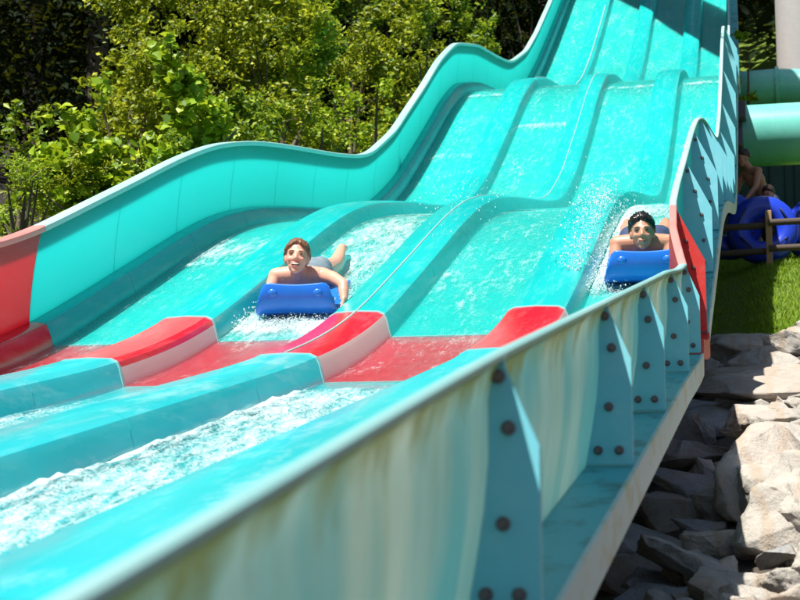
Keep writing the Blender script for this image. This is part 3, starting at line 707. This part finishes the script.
bush(22, 160, 13.3, 120, 'low feathery green shrub at the left edge above the red wall end', 'leaf_bright', 90, 75, .045, 'low_shrub', 'shrub', .15, aspect=.35)
bush(80, 172, 13.8, 110, 'low fine-leaved shrub below the lime bush along the left wall', 'leaf_olive', 80, 75, .045, 'low_shrub', 'shrub', .15, aspect=.4)
bush(150, 150, 14.0, 100, 'small mixed shrub crowding the wall below the lime bush', 'leaf_mid', 60, 50, .06, 'low_shrub', 'shrub', .15)
bush(22, 112, 15.5, 80, 'small arching leafy bush in front of the dark woods at the left edge', 'leaf_mid', 30, 34, .085, sp=.17)
tall(135, -25, 19.0, 110, 'tall airy small-leaved tree rising above the lime bush')
tall(205, -30, 20.5, 130, 'bushy olive-green tree left of the first hump', n=125)
tall(285, -15, 19.8, 120, 'yellow-leaved tree above the first hump of the left wall', n=125)
bush(250, 85, 17.5, 110, 'dense mid-green bush right behind the first hump', 'leaf_mid', 110, 90)
bush(320, 80, 19.0, 105, 'dense olive bush above the dip of the left wall', 'leaf_olive', 110, 90)
bush(375, 35, 22.0, 110, 'tall yellow-green bush left of the second hump', 'leaf_bright', 120, 100, .08, sp=.24)
bush(405, 95, 22.5, 60, 'small yellow-green bush low against the wall of the second drop', 'leaf_olive', 40, 70, .075)
bush(335, 15, 23.5, 110, 'tall yellow-green bush behind the dip between the taller trees', 'leaf_olive', 100, 95, .08, sp=.24)
bush(455, 10, 27.5, 90, 'rounded yellow-green bush just left of the notch above the second hump', 'leaf_olive', 90, 90, .09, sp=.26)
tall(425, -25, 25.5, 110, 'leafy yellow-green tree above the second hump', 'leaf_olive', size=.10, sp=.3)
tall(485, -15, 30.5, 90, 'mid-green tree in the notch beside the upper slide', 'leaf_mid', size=.10, sp=.3)
tall(350, -60, 27.0, 120, 'tall green tree at the top behind the dip of the left wall', 'leaf_mid', size=.10, sp=.32)
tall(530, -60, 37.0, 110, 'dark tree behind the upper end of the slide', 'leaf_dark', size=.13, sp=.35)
plant_at(747, 20, 33.0, 20, 'small_tree', 'small yellow-green sapling between the slide and the pillar', 'tree', 14, 26, .11, 'leaf_bright', None, spread=.10, tr=.03, trunk=2.2)
# dark woods behind
DW = 'trees of the dark woods'
proto = []
for i in range(3):
    pts = []
    for _ in range(230):
        zz = rng.uniform(.0, 1) ** .8 * 11; rr = 2.6 * (1 - zz / 12.5) * rng.uniform(.25, 1); th = rng.uniform(0, 6.28)
        pts.append(np.array([rr * math.cos(th), rr * math.sin(th), zz + .4]) + rng.normal(0, 1, (52, 3)) * np.array([.38, .38, .2]))
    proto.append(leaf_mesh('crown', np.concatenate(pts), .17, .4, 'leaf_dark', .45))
tv, tf = tube_geo([(0, 0, -.5), (0.05, 0, 4), (-.05, .05, 9), (0, 0, 12)], [.2, .16, .09, .03], 8)
trunk_me = bpy.data.meshes.new('trunk'); trunk_me.from_pydata([tuple(v) for v in tv], [], tf); trunk_me.materials.append(M['bark'])
wood_labels = ['dark evergreen at the far left edge of the woods', 'dark evergreen second from the left in the shaded woods', 'dark evergreen above the lime bush in the woods',
 'dark evergreen behind the airy small-leaved tree', 'dark evergreen behind the first hump', 'dark evergreen behind the yellow-leaved tree', 'dark evergreen behind the dip of the left wall',
 'dark evergreen left of the upper slide end', 'dark evergreen behind the upper slide', 'dark evergreen right of the upper slide end', 'dark evergreen behind the concrete pillar']
for i, (u, Y, s) in enumerate([(-30, 24, .95), (35, 27, 1.1), (95, 25, 1.0), (150, 29, 1.15), (220, 31, 1.2), (290, 30, 1.1), (370, 36, 1.25), (460, 40, 1.3), (560, 48, 1.5), (700, 52, 1.5), (790, 50, 1.4)]):
    p = px(u, 100, Y); root = empty('evergreen_tree', (p.x, Y, ground_z(p.x, Y) - .2), (0, 0, rng.uniform(0, 6))); root.scale = (s, s, s)
    tag(root, wood_labels[i], 'tree', DW)
    link(bpy.data.objects.new('crown', proto[i % 3]), root); link(bpy.data.objects.new('trunk', trunk_me), root)
# far wood that closes the view
pts = []
for _ in range(900):
    x = rng.uniform(-48, 30); y = rng.uniform(44, 62); z = ground_z(x, y) + rng.uniform(0, 15)
    pts.append(np.array([x, y, z]) + rng.normal(0, 1, (26, 3)) * np.array([1.1, 1.1, .7]))
for _ in range(800):
    x = rng.uniform(-32, -8.5); y = rng.uniform(31, 44); z = ground_z(x, y) + rng.uniform(0, 9)
    pts.append(np.array([x, y, z]) + rng.normal(0, 1, (26, 3)) * np.array([.8, .8, .6]))
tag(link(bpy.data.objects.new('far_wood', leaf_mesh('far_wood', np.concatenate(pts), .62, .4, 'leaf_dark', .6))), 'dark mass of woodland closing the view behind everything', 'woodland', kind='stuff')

# ------------------------------------------------------------------ background on the right
# big pale flume passing under the slide
fl = empty('enclosed_flume', (0, 28, 0)); fl.location = (0, 0, 0)
tag(fl, 'large pale teal enclosed flume tube running level across the right side', 'water slide')
tube('tube_body', [(-3.5, 28.2, 6.62), (-.62, 28.2, 6.62)], .52, M['flume'], fl, 40)
tube('tube_body', [(-.615, 28.2, 6.62), (4.5, 28.2, 6.62)], .52, M['flume'], fl, 40)
tube('joint_ring', [(-.66, 28.2, 6.62), (-.57, 28.2, 6.62)], .58, M['tarp_black'], fl, 40)
box('clamp', -.74, -.5, 27.45, 27.72, 6.75, 7.05, M['tarp_black'], fl, .02)
box('clamp', -.78, -.56, 27.5, 27.75, 6.3, 6.6, M['tarp_black'], fl, .02)
tube('support_post', [(1.9, 28.2, 3.5), (1.9, 28.2, 6.15)], .12, M['steel'], fl, 12)
f2 = empty('enclosed_flume'); tag(f2, 'smaller shaded teal flume tube behind, above the large pale one', 'water slide')
tube('tube_body', [(-3.2, 33.5, 8.75), (.02, 33.5, 8.85)], .36, M['flume'], f2, 32)
tube('tube_body', [(.03, 33.5, 8.85), (.9, 33.45, 8.75), (2.5, 33.2, 8.5)], .36, M['flume'], f2, 32)
tube('joint_ring', [(-.02, 33.5, 8.85), (.05, 33.5, 8.85)], .40, M['flume'], f2, 32)
tube('support_post', [(1.6, 33.4, 4.6), (1.6, 33.4, 8.3)], .1, M['steel'], f2, 12)
pl = empty('concrete_pillar', (.60, 38.0, ground_z(.60, 38.0))); tag(pl, 'tall round grey concrete pillar at the upper right corner', 'pillar')
V, F = tube_geo([(0, 0, -.4), (0, 0, 12.5)], .58, 36); sharp(mesh_obj('shaft', V, F, M['concrete'], pl), 50)
V, F = tube_geo([(0, 0, 12.505), (0, 0, 12.8)], .75, 36); sharp(mesh_obj('cap', V, F, M['concrete'], pl), 50)
# dark pump house
ph = empty('pump_house', (1.2, 34.3, ground_z(1.2, 34.3))); tag(ph, 'dark teal timber building in shade behind the tubes and fence', 'building')
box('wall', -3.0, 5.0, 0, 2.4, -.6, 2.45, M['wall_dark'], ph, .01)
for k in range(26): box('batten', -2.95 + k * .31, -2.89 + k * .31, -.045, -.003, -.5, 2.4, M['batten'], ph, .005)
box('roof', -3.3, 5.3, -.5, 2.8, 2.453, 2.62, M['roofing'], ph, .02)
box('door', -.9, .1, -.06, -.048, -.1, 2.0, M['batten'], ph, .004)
# railing tower, dark, behind the sapling
rt = empty('stair_tower', (-.6, 42.5, ground_z(-.6, 42.5))); tag(rt, 'dark stair tower with upright bars high behind the pillar', 'tower')
for x in (-1.6, 1.6):
    for y in (0, 2.4): tube('post', [(x, y, -.5), (x, y, 11)], .1, M['steel'], rt, 10)
for z in (6.6, 9.3): box('deck', -1.7, 1.7, -.1, 2.5, z, z + .12, M['wood_dark'], rt)
for z in (7.7, 10.4): box('handrail', -1.7, 1.7, -.06, .0, z, z + .08, M['steel'], rt)
for k in range(14):
    for z in (6.73, 9.43): tube('baluster', [(-1.5 + k * .23, -.03, z), (-1.5 + k * .23, -.03, z + .96)], .022, M['steel'], rt, 6)
# wooden fence
gz = ground_z(-.16, 22.6)
fe = empty('rail_fence', (-.16, 22.6, gz)); tag(fe, 'low two-rail wooden fence in front of the blue tubes', 'fence')
for x in (-2.6, 0, 2.4): box('post', x - .042, x + .042, -.05, .05, -.3, .74, M['wood'], fe, .008)
for z in (.2, .55):
    tube('rail', [(-3.2, .0, z - .06), (-.03, .04, z), (0, .055, z + .01)], .045, M['wood_dark'], fe, 10)
    tube('rail', [(0.0, -.055, z + .02), (2.8, -.04, z + .05)], .045, M['wood_dark'], fe, 10)
# blue double ring
def torus_geo(R, r, n=36, m=16):
    V = [((R + r * math.cos(b)) * math.cos(a), r * math.sin(b), (R + r * math.cos(b)) * math.sin(a)) for a in [2 * math.pi * i / n for i in range(n)] for b in [2 * math.pi * j / m for j in range(m)]]
    F = [(i * m + j, i * m + (j + 1) % m, ((i + 1) % n) * m + (j + 1) % m, ((i + 1) % n) * m + j) for i in range(n) for j in range(m)]
    return V, F
def ring(name, loc, rot, R, r, label, grp):
    root = empty(name, loc, rot); tag(root, label, 'inflatable tube', grp)
    V, F = torus_geo(R, r); mesh_obj('ring', V, F, M['tube_blue'], root)
    for a in (.5, 2.6, 3.9, 5.5):
        c = (R * math.cos(a), -r * .98, R * math.sin(a)); tx, tz = -math.sin(a), math.cos(a)
        tube('handle', [(c[0] - tx * .13, c[1] + .02, c[2] - tz * .13), (c[0] - tx * .07, c[1] - .03, c[2] - tz * .07), (c[0] + tx * .07, c[1] - .03, c[2] + tz * .07), (c[0] + tx * .13, c[1] + .02, c[2] + tz * .13)], .014, M['tube_dark'], root, 6)
    return root
g1 = ground_z(-.25, 23.3)
ring('swim_ring', (-.25, 23.3, g1 + .47), (-.12, 0, .1), .33, .16, 'blue inflatable ring standing upright behind the fence post', 'blue rings behind the fence')
ring('swim_ring', (-.74, 23.55, g1 + .60), (-.2, 0, .35), .34, .17, 'blue inflatable ring half hidden by the slide edge, held by the bending man', 'blue rings behind the fence')
ring('swim_ring', (.52, 23.6, g1 + .5), (-.1, 0, -.2), .33, .16, 'blue inflatable ring at the right edge behind the fence', 'blue rings behind the fence')

# unseen flume added overhead to shade the top of the slide
of = empty('added_shade_flume'); tag(of, 'unseen teal flume added high overhead to shade the top of the slide', 'water slide')
tube('tube_body', [(-24, 40, 22), (-7.0, 37.0, 20.2), (-5.0, 34.6, 19.5), (-3.9, 32.3, 18.8), (-3.1, 30.6, 17.8), (-2.4, 29.3, 17.0), (-1.2, 28.2, 16.4), (1.5, 27.6, 16)], .72, M['flume'], of, 28)
tube('support_post', [(1.3, 27.6, 3.5), (1.3, 27.6, 15.4)], .16, M['steel'], of, 12)
make_plant('added_shade_tree', 'unseen tall tree added right of the picture to shade the fence', 'tree', (2.2, 19.6, ground_z(2.2, 19.6)), 4.0, 2.7, 2.5, 150, 70, .2, 'leaf_mid', spread=.5, trunk_h=9.5, tr=.16)  # unseen tree, added so its crown shades the fence and rings

# ------------------------------------------------------------------ people
def capsule(bm, a, ra, b, rb, seg=14):
    a, b = Vector(a), Vector(b); d = b - a; L = d.length
    if L < 1e-5: return ell(bm, a, (ra, ra, ra))
    t = d / L; ref = Vector((0, 0, 1)) if abs(t.z) < .9 else Vector((1, 0, 0)); u = t.cross(ref).normalized(); w = t.cross(u)
    rings = []
    prof = [(-ra * math.cos(q), ra * math.sin(q)) for q in (.35, .75, 1.15, math.pi / 2)] + [(L + rb * math.sin(q), rb * math.cos(q)) for q in (0, .45, .85, 1.25)]
    for z, r in prof: rings.append([bm.verts.new(a + t * z + (u * math.cos(k * 2 * math.pi / seg) + w * math.sin(k * 2 * math.pi / seg)) * r) for k in range(seg)])
    for i in range(len(rings) - 1):
        for k in range(seg): bm.faces.new((rings[i][k], rings[i][(k + 1) % seg], rings[i + 1][(k + 1) % seg], rings[i + 1][k]))
    bm.faces.new(list(reversed(rings[0]))); bm.faces.new(rings[-1])
def ell(bm, c, r, rot=None):
    m = Matrix.Translation(Vector(c)) @ (rot.to_4x4() if rot else Matrix.Identity(4)) @ Matrix.Diagonal((*r, 1))
    bmesh.ops.create_uvsphere(bm, u_segments=20, v_segments=12, radius=1, matrix=m)
def chain(bm, pts): 
    for (a, ra), (b, rb) in zip(pts[:-1], pts[1:]): capsule(bm, a, ra, b, rb)
def head_parts(bm, Hm, female=True, smile=True):
    def T(p): return Hm @ Vector(p)
    R3 = Hm.to_3x3()
    def e(c, r): ell(bm, T(c), r, R3)
    e((0, .022, .045), (.074, .092, .078)); e((0, -.005, .005), (.066, .082, .09)); e((0, -.028, -.045), (.052, .058, .055))
    e((0, -.062, -.085), (.024, .022, .02)); e((.033, -.058, -.012), (.026, .026, .024)); e((-.033, -.058, -.012), (.026, .026, .024))
    e((.026, -.068, .038), (.03, .018, .012)); e((-.026, -.068, .038), (.03, .018, .012))
    capsule(bm, T((0, -.078, .030)), .008, T((0, -.096, -.008)), .0110); e((.011, -.088, -.013), (.009, .010, .008)); e((-.011, -.088, -.013), (.009, .010, .008))
    e((0, -.082, -.040), (.026, .013, .007)); e((0, -.080, -.056), (.022, .013, .008))
    e((.073, .012, .0), (.010, .022, .032)); e((-.073, .012, .0), (.010, .022, .032))
def hand(bm, w, d, n, side, curl=.9, s=1.0):
    """w wrist, d finger direction, n palm normal (towards the thing held); thumb leaves the side of the palm"""
    w, d, n = Vector(w), Vector(d).normalized(), Vector(n).normalized(); x = d.cross(n).normalized() * side
    pc = w + d * .05 * s
    for k in (-1.5, -.5, .5, 1.5): capsule(bm, w + x * k * .010 * s, .014 * s, w + d * .085 * s + x * k * .019 * s, .0125 * s, 8)
    for k, L in ((-1.5, .062), (-.5, .078), (.5, .084), (1.5, .075)):
        p = w + d * .088 * s + x * k * .020 * s; ang = 0; pts = [(p, .0095 * s)]
        for seg in (.42, .33, .25):
            ang += curl; q = d * math.cos(ang - curl * .5) + n * math.sin(ang - curl * .5); p = p + q * L * seg * s; pts.append((p, .0085 * s))
        chain(bm, pts)
    b = w + d * .028 * s + x * .030 * s
    chain(bm, [(b, .013 * s), (b + (d * .6 + x * .7 + n * .3).normalized() * .042 * s, .011 * s), (b + (d * .6 + x * .7 + n * .3).normalized() * .042 * s + (d * .7 + n * .7).normalized() * .032 * s, .009 * s)])
def body_obj(name, bm, mat, parent, voxel=.0065, smooth=4):
    me = bpy.data.meshes.new(name); bm.to_mesh(me); bm.free(); o = link(bpy.data.objects.new(name, me))
    m = o.modifiers.new('r', 'REMESH'); m.mode = 'VOXEL'; m.voxel_size = voxel
    s = o.modifiers.new('s', 'SMOOTH'); s.iterations = smooth; s.factor = .5
    dg = bpy.context.evaluated_depsgraph_get(); ev = o.evaluated_get(dg); nm = bpy.data.meshes.new_from_object(ev)
    o.modifiers.clear(); o.data = nm; nm.name = name; nm.materials.clear(); nm.materials.append(mat)
    nm.polygons.foreach_set('use_smooth', np.full(len(nm.polygons), True)); o.parent = parent
    return o
def hair_obj(Hm, mat, parent, kind, seed=0):
    bm = bmesh.new(); bmesh.ops.create_icosphere(bm, subdivisions=5, radius=1)
    for v in bm.verts:
        d = v.co.copy(); th = math.atan2(d.x, -d.y)                  # 0 is straight ahead
        hl = .62 if kind == 'm' else .66
        # hairline: high in front, falling past the temples to the nape
        a = min(1, abs(th) / 2.0); line = hl * (1 - a ** 1.6) + (-.38 if kind == 'm' else -.62) * a ** 1.6
        line += .05 * mnoise.noise(Vector((th * 4, seed, 0))) + .04 * mnoise.noise(Vector((th * 13, seed, 2)))
        k = sst(line - .06, line + .06, d.z)
        st = .07 * mnoise.noise(Vector((d.x * 22, d.y * 2.5, d.z * 2.5 + seed))) + .06 * mnoise.noise(Vector((d.x * 9 + seed, d.y * 2, d.z * 3))) + .06 * mnoise.noise(d * 3 + Vector((seed, 0, 0)))
        r = .78 + k * (.30 + st)
        v.co = Vector((d.x * .082 * r, .018 + d.y * .104 * r, .030 + d.z * (.102 if d.z > 0 else .098) * r))
        if kind == 'm' and d.z > .3: v.co.z += .010 * k * (1 + mnoise.noise(d * 5)); v.co.x *= 1.03
    if kind == 'f':                                                   # gathered wet tail on the nape
        capsule(bm, (0, .10, .02), .035, (.02, .13, -.10), .018)
    for v in bm.verts: v.co = Hm @ v.co
    return bm_obj('hair', bm, mat, parent, True)
def face_bits(Hm, parent, kind):
    def blob(name, c, r, mat, tilt=0):
        bm = bmesh.new(); bmesh.ops.create_uvsphere(bm, u_segments=14, v_segments=8, radius=1, matrix=Hm @ Matrix.Translation(c) @ Matrix.Rotation(tilt, 4, 'Y') @ Matrix.Diagonal((*r, 1)))
        bm_obj(name, bm, mat, parent, True)
    f = kind == 'f'; skin = M['skin_f'] if f else M['skin_m']
    for s in (-1, 1):
        blob('eye', (s * .031, -.0735, .018), (.0085, .0090, .0030), M['eye_white']); blob('iris', (s * .0305, -.0795, .018), (.0068, .0042, .0028), M['eye'])
        blob('eyelid', (s * .031, -.0755, .0235), (.0140, .0085, .0030), M['lid_f'] if f else M['brow'], s * .1)
        blob('eyebrow', (s * .031, -.0845, .041), (.017, .005, .0022 if f else .0040), M['lid_f'] if f else M['brow'], s * .06)
    if f:
        blob('mouth', (0, -.0815, -.047), (.027, .013, .0095), M['mouth']); blob('teeth', (0, -.0860, -.0455), (.0235, .0112, .0058), M['teeth'])
        blob('lip', (0, -.0880, -.0385), (.025, .0075, .0028), M['lip']); blob('lip', (0, -.0860, -.0570), (.020, .0085, .0035), M['lip'])
    else:
        blob('mouth', (0, -.083, -.049), (.022, .012, .0038), M['mouth'])
        blob('lip', (0, -.088, -.0445), (.023, .008, .0032), M['lip_m']); blob('lip', (0, -.086, -.0535), (.020, .009, .0040), M['lip_m'])

def slope_root(name, x, y, extra=0.0, up=.0, rz=0.0):
    s = math.atan(fs(y + .4)); o = empty(name, P(x, up, y), (s + extra, 0, rz)); return o

def board(x, y, label, rz=0.0):
    root = slope_root('slide_mat', x, y, rz=rz, up=.018); tag(root, label, 'mat', 'blue slide mats')
    # y 0 front .. 1.05 back, front curls up and leans back a little
    prof = [(1.05, .0), (.8, .0), (.5, 0), (.24, 0), (.13, .012), (.055, .05), (.022, .11), (.020, .185), (.042, .258)]
    nrm = [(0, 1)] * 4 + [(.35, .94), (.75, .66), (.93, .36), (.99, .05), (.97, -.22)]
    V, F = [], []; nu = 18; th = .032
    for layer in (0, 1):
        for (py, pz), (ny, nz) in zip(prof, nrm):
            for i in range(nu + 1):
                u = -1 + 2 * i / nu; f = max(0, (pz - .03) / .225)
                hw = .268 - .052 * f
                e = 1 - .12 * max(0, (abs(u) - .8) / .2) ** 2 * f
                zz = pz * e - .016 * f * f * (1 - u * u)
                xx = u * hw
                yy = py - .012 * math.cos(u * 1.5) * f
                V.append((xx, yy + layer * ny * th, zz + layer * nz * th))
    n1 = nu + 1; m = len(prof); o = m * n1
    for j in range(m - 1):
        for i in range(nu):
            a = j * n1 + i; F.append((a, a + 1, a + n1 + 1, a + n1)); F.append((o + a, o + a + n1, o + a + n1 + 1, o + a + 1))
    for i in range(nu):
        F.append((i, o + i, o + i + 1, i + 1)); a = (m - 1) * n1 + i; F.append((a, a + 1, o + a + 1, o + a))
    for j in range(m - 1):
        a = j * n1; F.append((a, a + n1, o + a + n1, o + a)); a += nu; F.append((a, o + a, o + a + n1, a + n1))
    bo = mesh_obj('mat_body', V, F, M['mat_blue'], root)
    bv = bo.modifiers.new('b', 'BEVEL'); bv.width = .010; bv.segments = 3; bv.limit_method = 'ANGLE'; bv.angle_limit = 1.0
    for s in (-1, 1):
        bm = bmesh.new(); bmesh.ops.create_uvsphere(bm, u_segments=20, v_segments=10, radius=1, matrix=Matrix.Translation((s * .145, .016, .190)) @ Matrix.Rotation(-.15, 4, 'X') @ Matrix.Diagonal((.030, .014, .026, 1)))
        bm_obj('grip_knob', bm, M['mat_dark'], root, True)
    return root
def rider(x, y, kind, label, rz=0.0, head_turn=0.0, head_roll=0.0):
    root = slope_root('person', x, y, rz=rz, up=.018); tag(root, label, 'person')
    bm = bmesh.new(); s = math.atan(fs(y + .4)); f = kind == 'f'; k = .94 if f else 1.0
    hz = .375 if f else .325; hy = .17 if f else .165
    Hm = Matrix.Translation((0.0, hy, hz)) @ Matrix.Rotation(head_turn, 4, 'Z') @ Matrix.Rotation(head_roll, 4, 'Y') @ Matrix.Rotation(-s - (.02 if f else -.10), 4, 'X')
    head_parts(bm, Hm)
    nk = Vector((0, hy + .05, hz - .06)); chest = Vector((0, hy + .20, .19))
    chain(bm, [(nk, .05 * k), ((0, hy + .10, .26), .060 * k)])
    sw = .155 if f else .165
    for sd in (-1, 1):
        capsule(bm, (0, hy + .13, .245), .065, (sd * sw, hy + .14, .235), .056 * k)
        ell(bm, (sd * .075, hy + .22, .175), (.10 * k, .13, .085))
    ell(bm, (0, hy + .30, .165), (.155 * k, .20, .10)); ell(bm, (0, hy + .50, .145), (.125 * k if f else .14, .18, .085)); ell(bm, (0, hy + .70, .13), (.155 if f else .16, .17, .095))
    for sd in (-1, 1):
        ell(bm, (sd * .072, hy + .74, .145), (.08, .11, .080))
        sp = .03 if f else .02
        chain(bm, [((sd * .085, hy + .74, .125), .088 * k), ((sd * (.10 + sp), hy + 1.12, .085), .058 * k), ((sd * (.115 + sp), hy + 1.28, .095), .052 * k), ((sd * (.12 + sp), hy + 1.52, .09 + (.03 if f and sd > 0 else 0)), .033 * k)])
        fz0 = .09 + (.03 if f and sd > 0 else 0)
        chain(bm, [((sd * (.12 + sp), hy + 1.54, fz0), .032), ((sd * (.125 + sp), hy + 1.66, fz0 - .03), .028), ((sd * (.125 + sp), hy + 1.74, fz0 - .04), .02)])
    sh = {}
    for sd in (-1, 1):
        S = Vector((sd * sw, hy + .14, .235))
        if f and sd > 0:                                             # arm hanging over the mat's side, hand closed on its edge
            E = Vector((.30, .12, .22)); W = Vector((.310, .03, .145))
            chain(bm, [(S, .050), ((S + E) / 2 + Vector((0, 0, .01)), .044), (E, .036), ((E + W) / 2, .034), (W, .024)])
            hand(bm, W, (-.15, -.45, -.9), (-.95, .1, .1), 1, .6, 1.0)
        else:                                                        # forearm folded behind the mat's raised front
            E = Vector((sd * (sw + (.055 if f else .02)), hy + .03, .10)); W = Vector((sd * .13, .12, .09))
            chain(bm, [(S, .052 * k), ((S + E) / 2, .047 * k), (E, .040 * k), ((E + W) / 2, .038 * k), (W, .026)])
            hand(bm, W, (-sd * .1, -.5, .75), (0, -1, -.25), sd, .9, .8)
    body_obj('body', bm, M['skin_f'] if f else M['skin_m'], root)
    hair_obj(Hm, M['hair_auburn'] if f else M['hair_black'], root, kind, 3 if f else 8); face_bits(Hm, root, kind)
    # clothing
    if f:
        bm = bmesh.new(); ell(bm, (0, hy + .31, .163), (.163, .19, .105)); ell(bm, (0, hy + .50, .145), (.124, .19, .092)); ell(bm, (0, hy + .70, .13), (.161, .16, .102))
        for sd in (-1, 1): ell(bm, (sd * .072, hy + .735, .145), (.085, .105, .085)); ell(bm, (sd * .07, hy + .235, .155), (.092, .10, .080))
        body_obj('swimsuit', bm, M['suit'], root, .008, 3)
        for sd in (-1, 1): tube('strap', [(sd * .075, hy + .125, .165), (sd * .085, hy + .085, .225), (sd * .088, hy + .12, .285), (sd * .08, hy + .22, .275), (sd * .06, hy + .33, .26)], .0075, M['suit'], root, 6)
    else:
        bm = bmesh.new(); ell(bm, (0, hy + .70, .13), (.168, .16, .103))
        for sd in (-1, 1): ell(bm, (sd * .072, hy + .74, .145), (.088, .115, .087)); capsule(bm, (sd * .085, hy + .74, .13), .098, (sd * .105, hy + 1.02, .095), .080)
        body_obj('swim_trunks', bm, M['trunks'], root, .008, 3)
    return root
board(-3.03, 10.17, 'blue foam mat with raised front under the smiling woman', .17)
rider(-3.03, 10.17, 'f', 'smiling woman with wet auburn hair lying on a blue mat in the second lane', .17, .03, .06)
board(-.86, 10.74, 'blue foam mat with raised front under the dark-haired man', .06)
rider(-.875, 10.74, 'm', 'dark-haired man squinting through spray, lying on a blue mat in the right lane', .06, .02, -.03)

# two people at the fence
def stander(loc, rz, label, pose):
    root = empty('person', loc, (0, 0, rz)); tag(root, label, 'person'); bm = bmesh.new()
    if pose == 'bend':                                               # local -y is the facing direction
        hip = Vector((0, .12, .88)); chest = Vector((0, -.13, 1.20)); neck = Vector((0, -.24, 1.37)); hd = Vector((0, -.33, 1.49)); knee = Vector((0, -.04, .48)); foot = Vector((0, .04, .06))
    else:
        hip = Vector((0, .15, .18)); chest = Vector((0, .0, .45)); neck = Vector((0, -.05, .60)); hd = Vector((0, -.10, .73)); knee = Vector((0, -.33, .38)); foot = Vector((0, -.22, .06))
    Hm = Matrix.Translation(hd) @ Matrix.Rotation(.35, 4, 'X')
    head_parts(bm, Hm); chain(bm, [(hd + Vector((0, .03, -.06)), .052), (neck, .06)])
    ell(bm, chest, (.165, .12, .17), Matrix.Rotation(.5, 3, 'X')); ell(bm, (chest + hip) / 2, (.14, .105, .16), Matrix.Rotation(.55, 3, 'X')); ell(bm, hip, (.165, .125, .13))
    for sd in (-1, 1):
        S = neck + Vector((sd * .18, .03, -.08)); capsule(bm, neck + Vector((0, .03, -.05)), .065, S, .06)
        if pose == 'bend': Eb = S + Vector((sd * .06, -.10, -.26)); W = Eb + Vector((-sd * .02, -.16, -.18))
        else: Eb = S + Vector((sd * .05, -.08, -.26)); W = Eb + Vector((-sd * .03, -.22, -.02))
        chain(bm, [(S, .055), ((S + Eb) / 2, .05), (Eb, .042), ((Eb + W) / 2, .038), (W, .026)]); hand(bm, W, (0, -.8, -.6), (0, -.4, -1), sd, .7)
        H = hip + Vector((sd * .09, 0, -.03)); K = knee + Vector((sd * .12, 0, 0)); A = foot + Vector((sd * .12, 0, .02))
        chain(bm, [(H, .09), (K, .06), (K + (A - K) * .35, .056), (A, .036)]); chain(bm, [(A + Vector((0, .03, -.04)), .036), (A + Vector((0, -.14, -.05)), .028)])
    body_obj('body', bm, M['skin_b'], root, .011, 4); hair_obj(Hm, M['hair_brown'], root, 'm', 5); face_bits(Hm, root, 'm')
    bm = bmesh.new(); ell(bm, hip, (.175, .137, .142))
    for sd in (-1, 1): H = hip + Vector((sd * .09, 0, -.03)); K = knee + Vector((sd * .12, 0, 0)); capsule(bm, H, .100, H + (K - H) * .8, .082)
    body_obj('swim_trunks', bm, M['trunks'], root, .012, 3)
stander((-.24, 24.3, ground_z(-.24, 24.3)), -.9, 'bare-backed man bending over the blue rings behind the fence', 'bend')
stander((-.12, 23.95, ground_z(-.12, 23.95) + .2), -.4, 'person crouching low behind the upright blue ring', 'crouch')
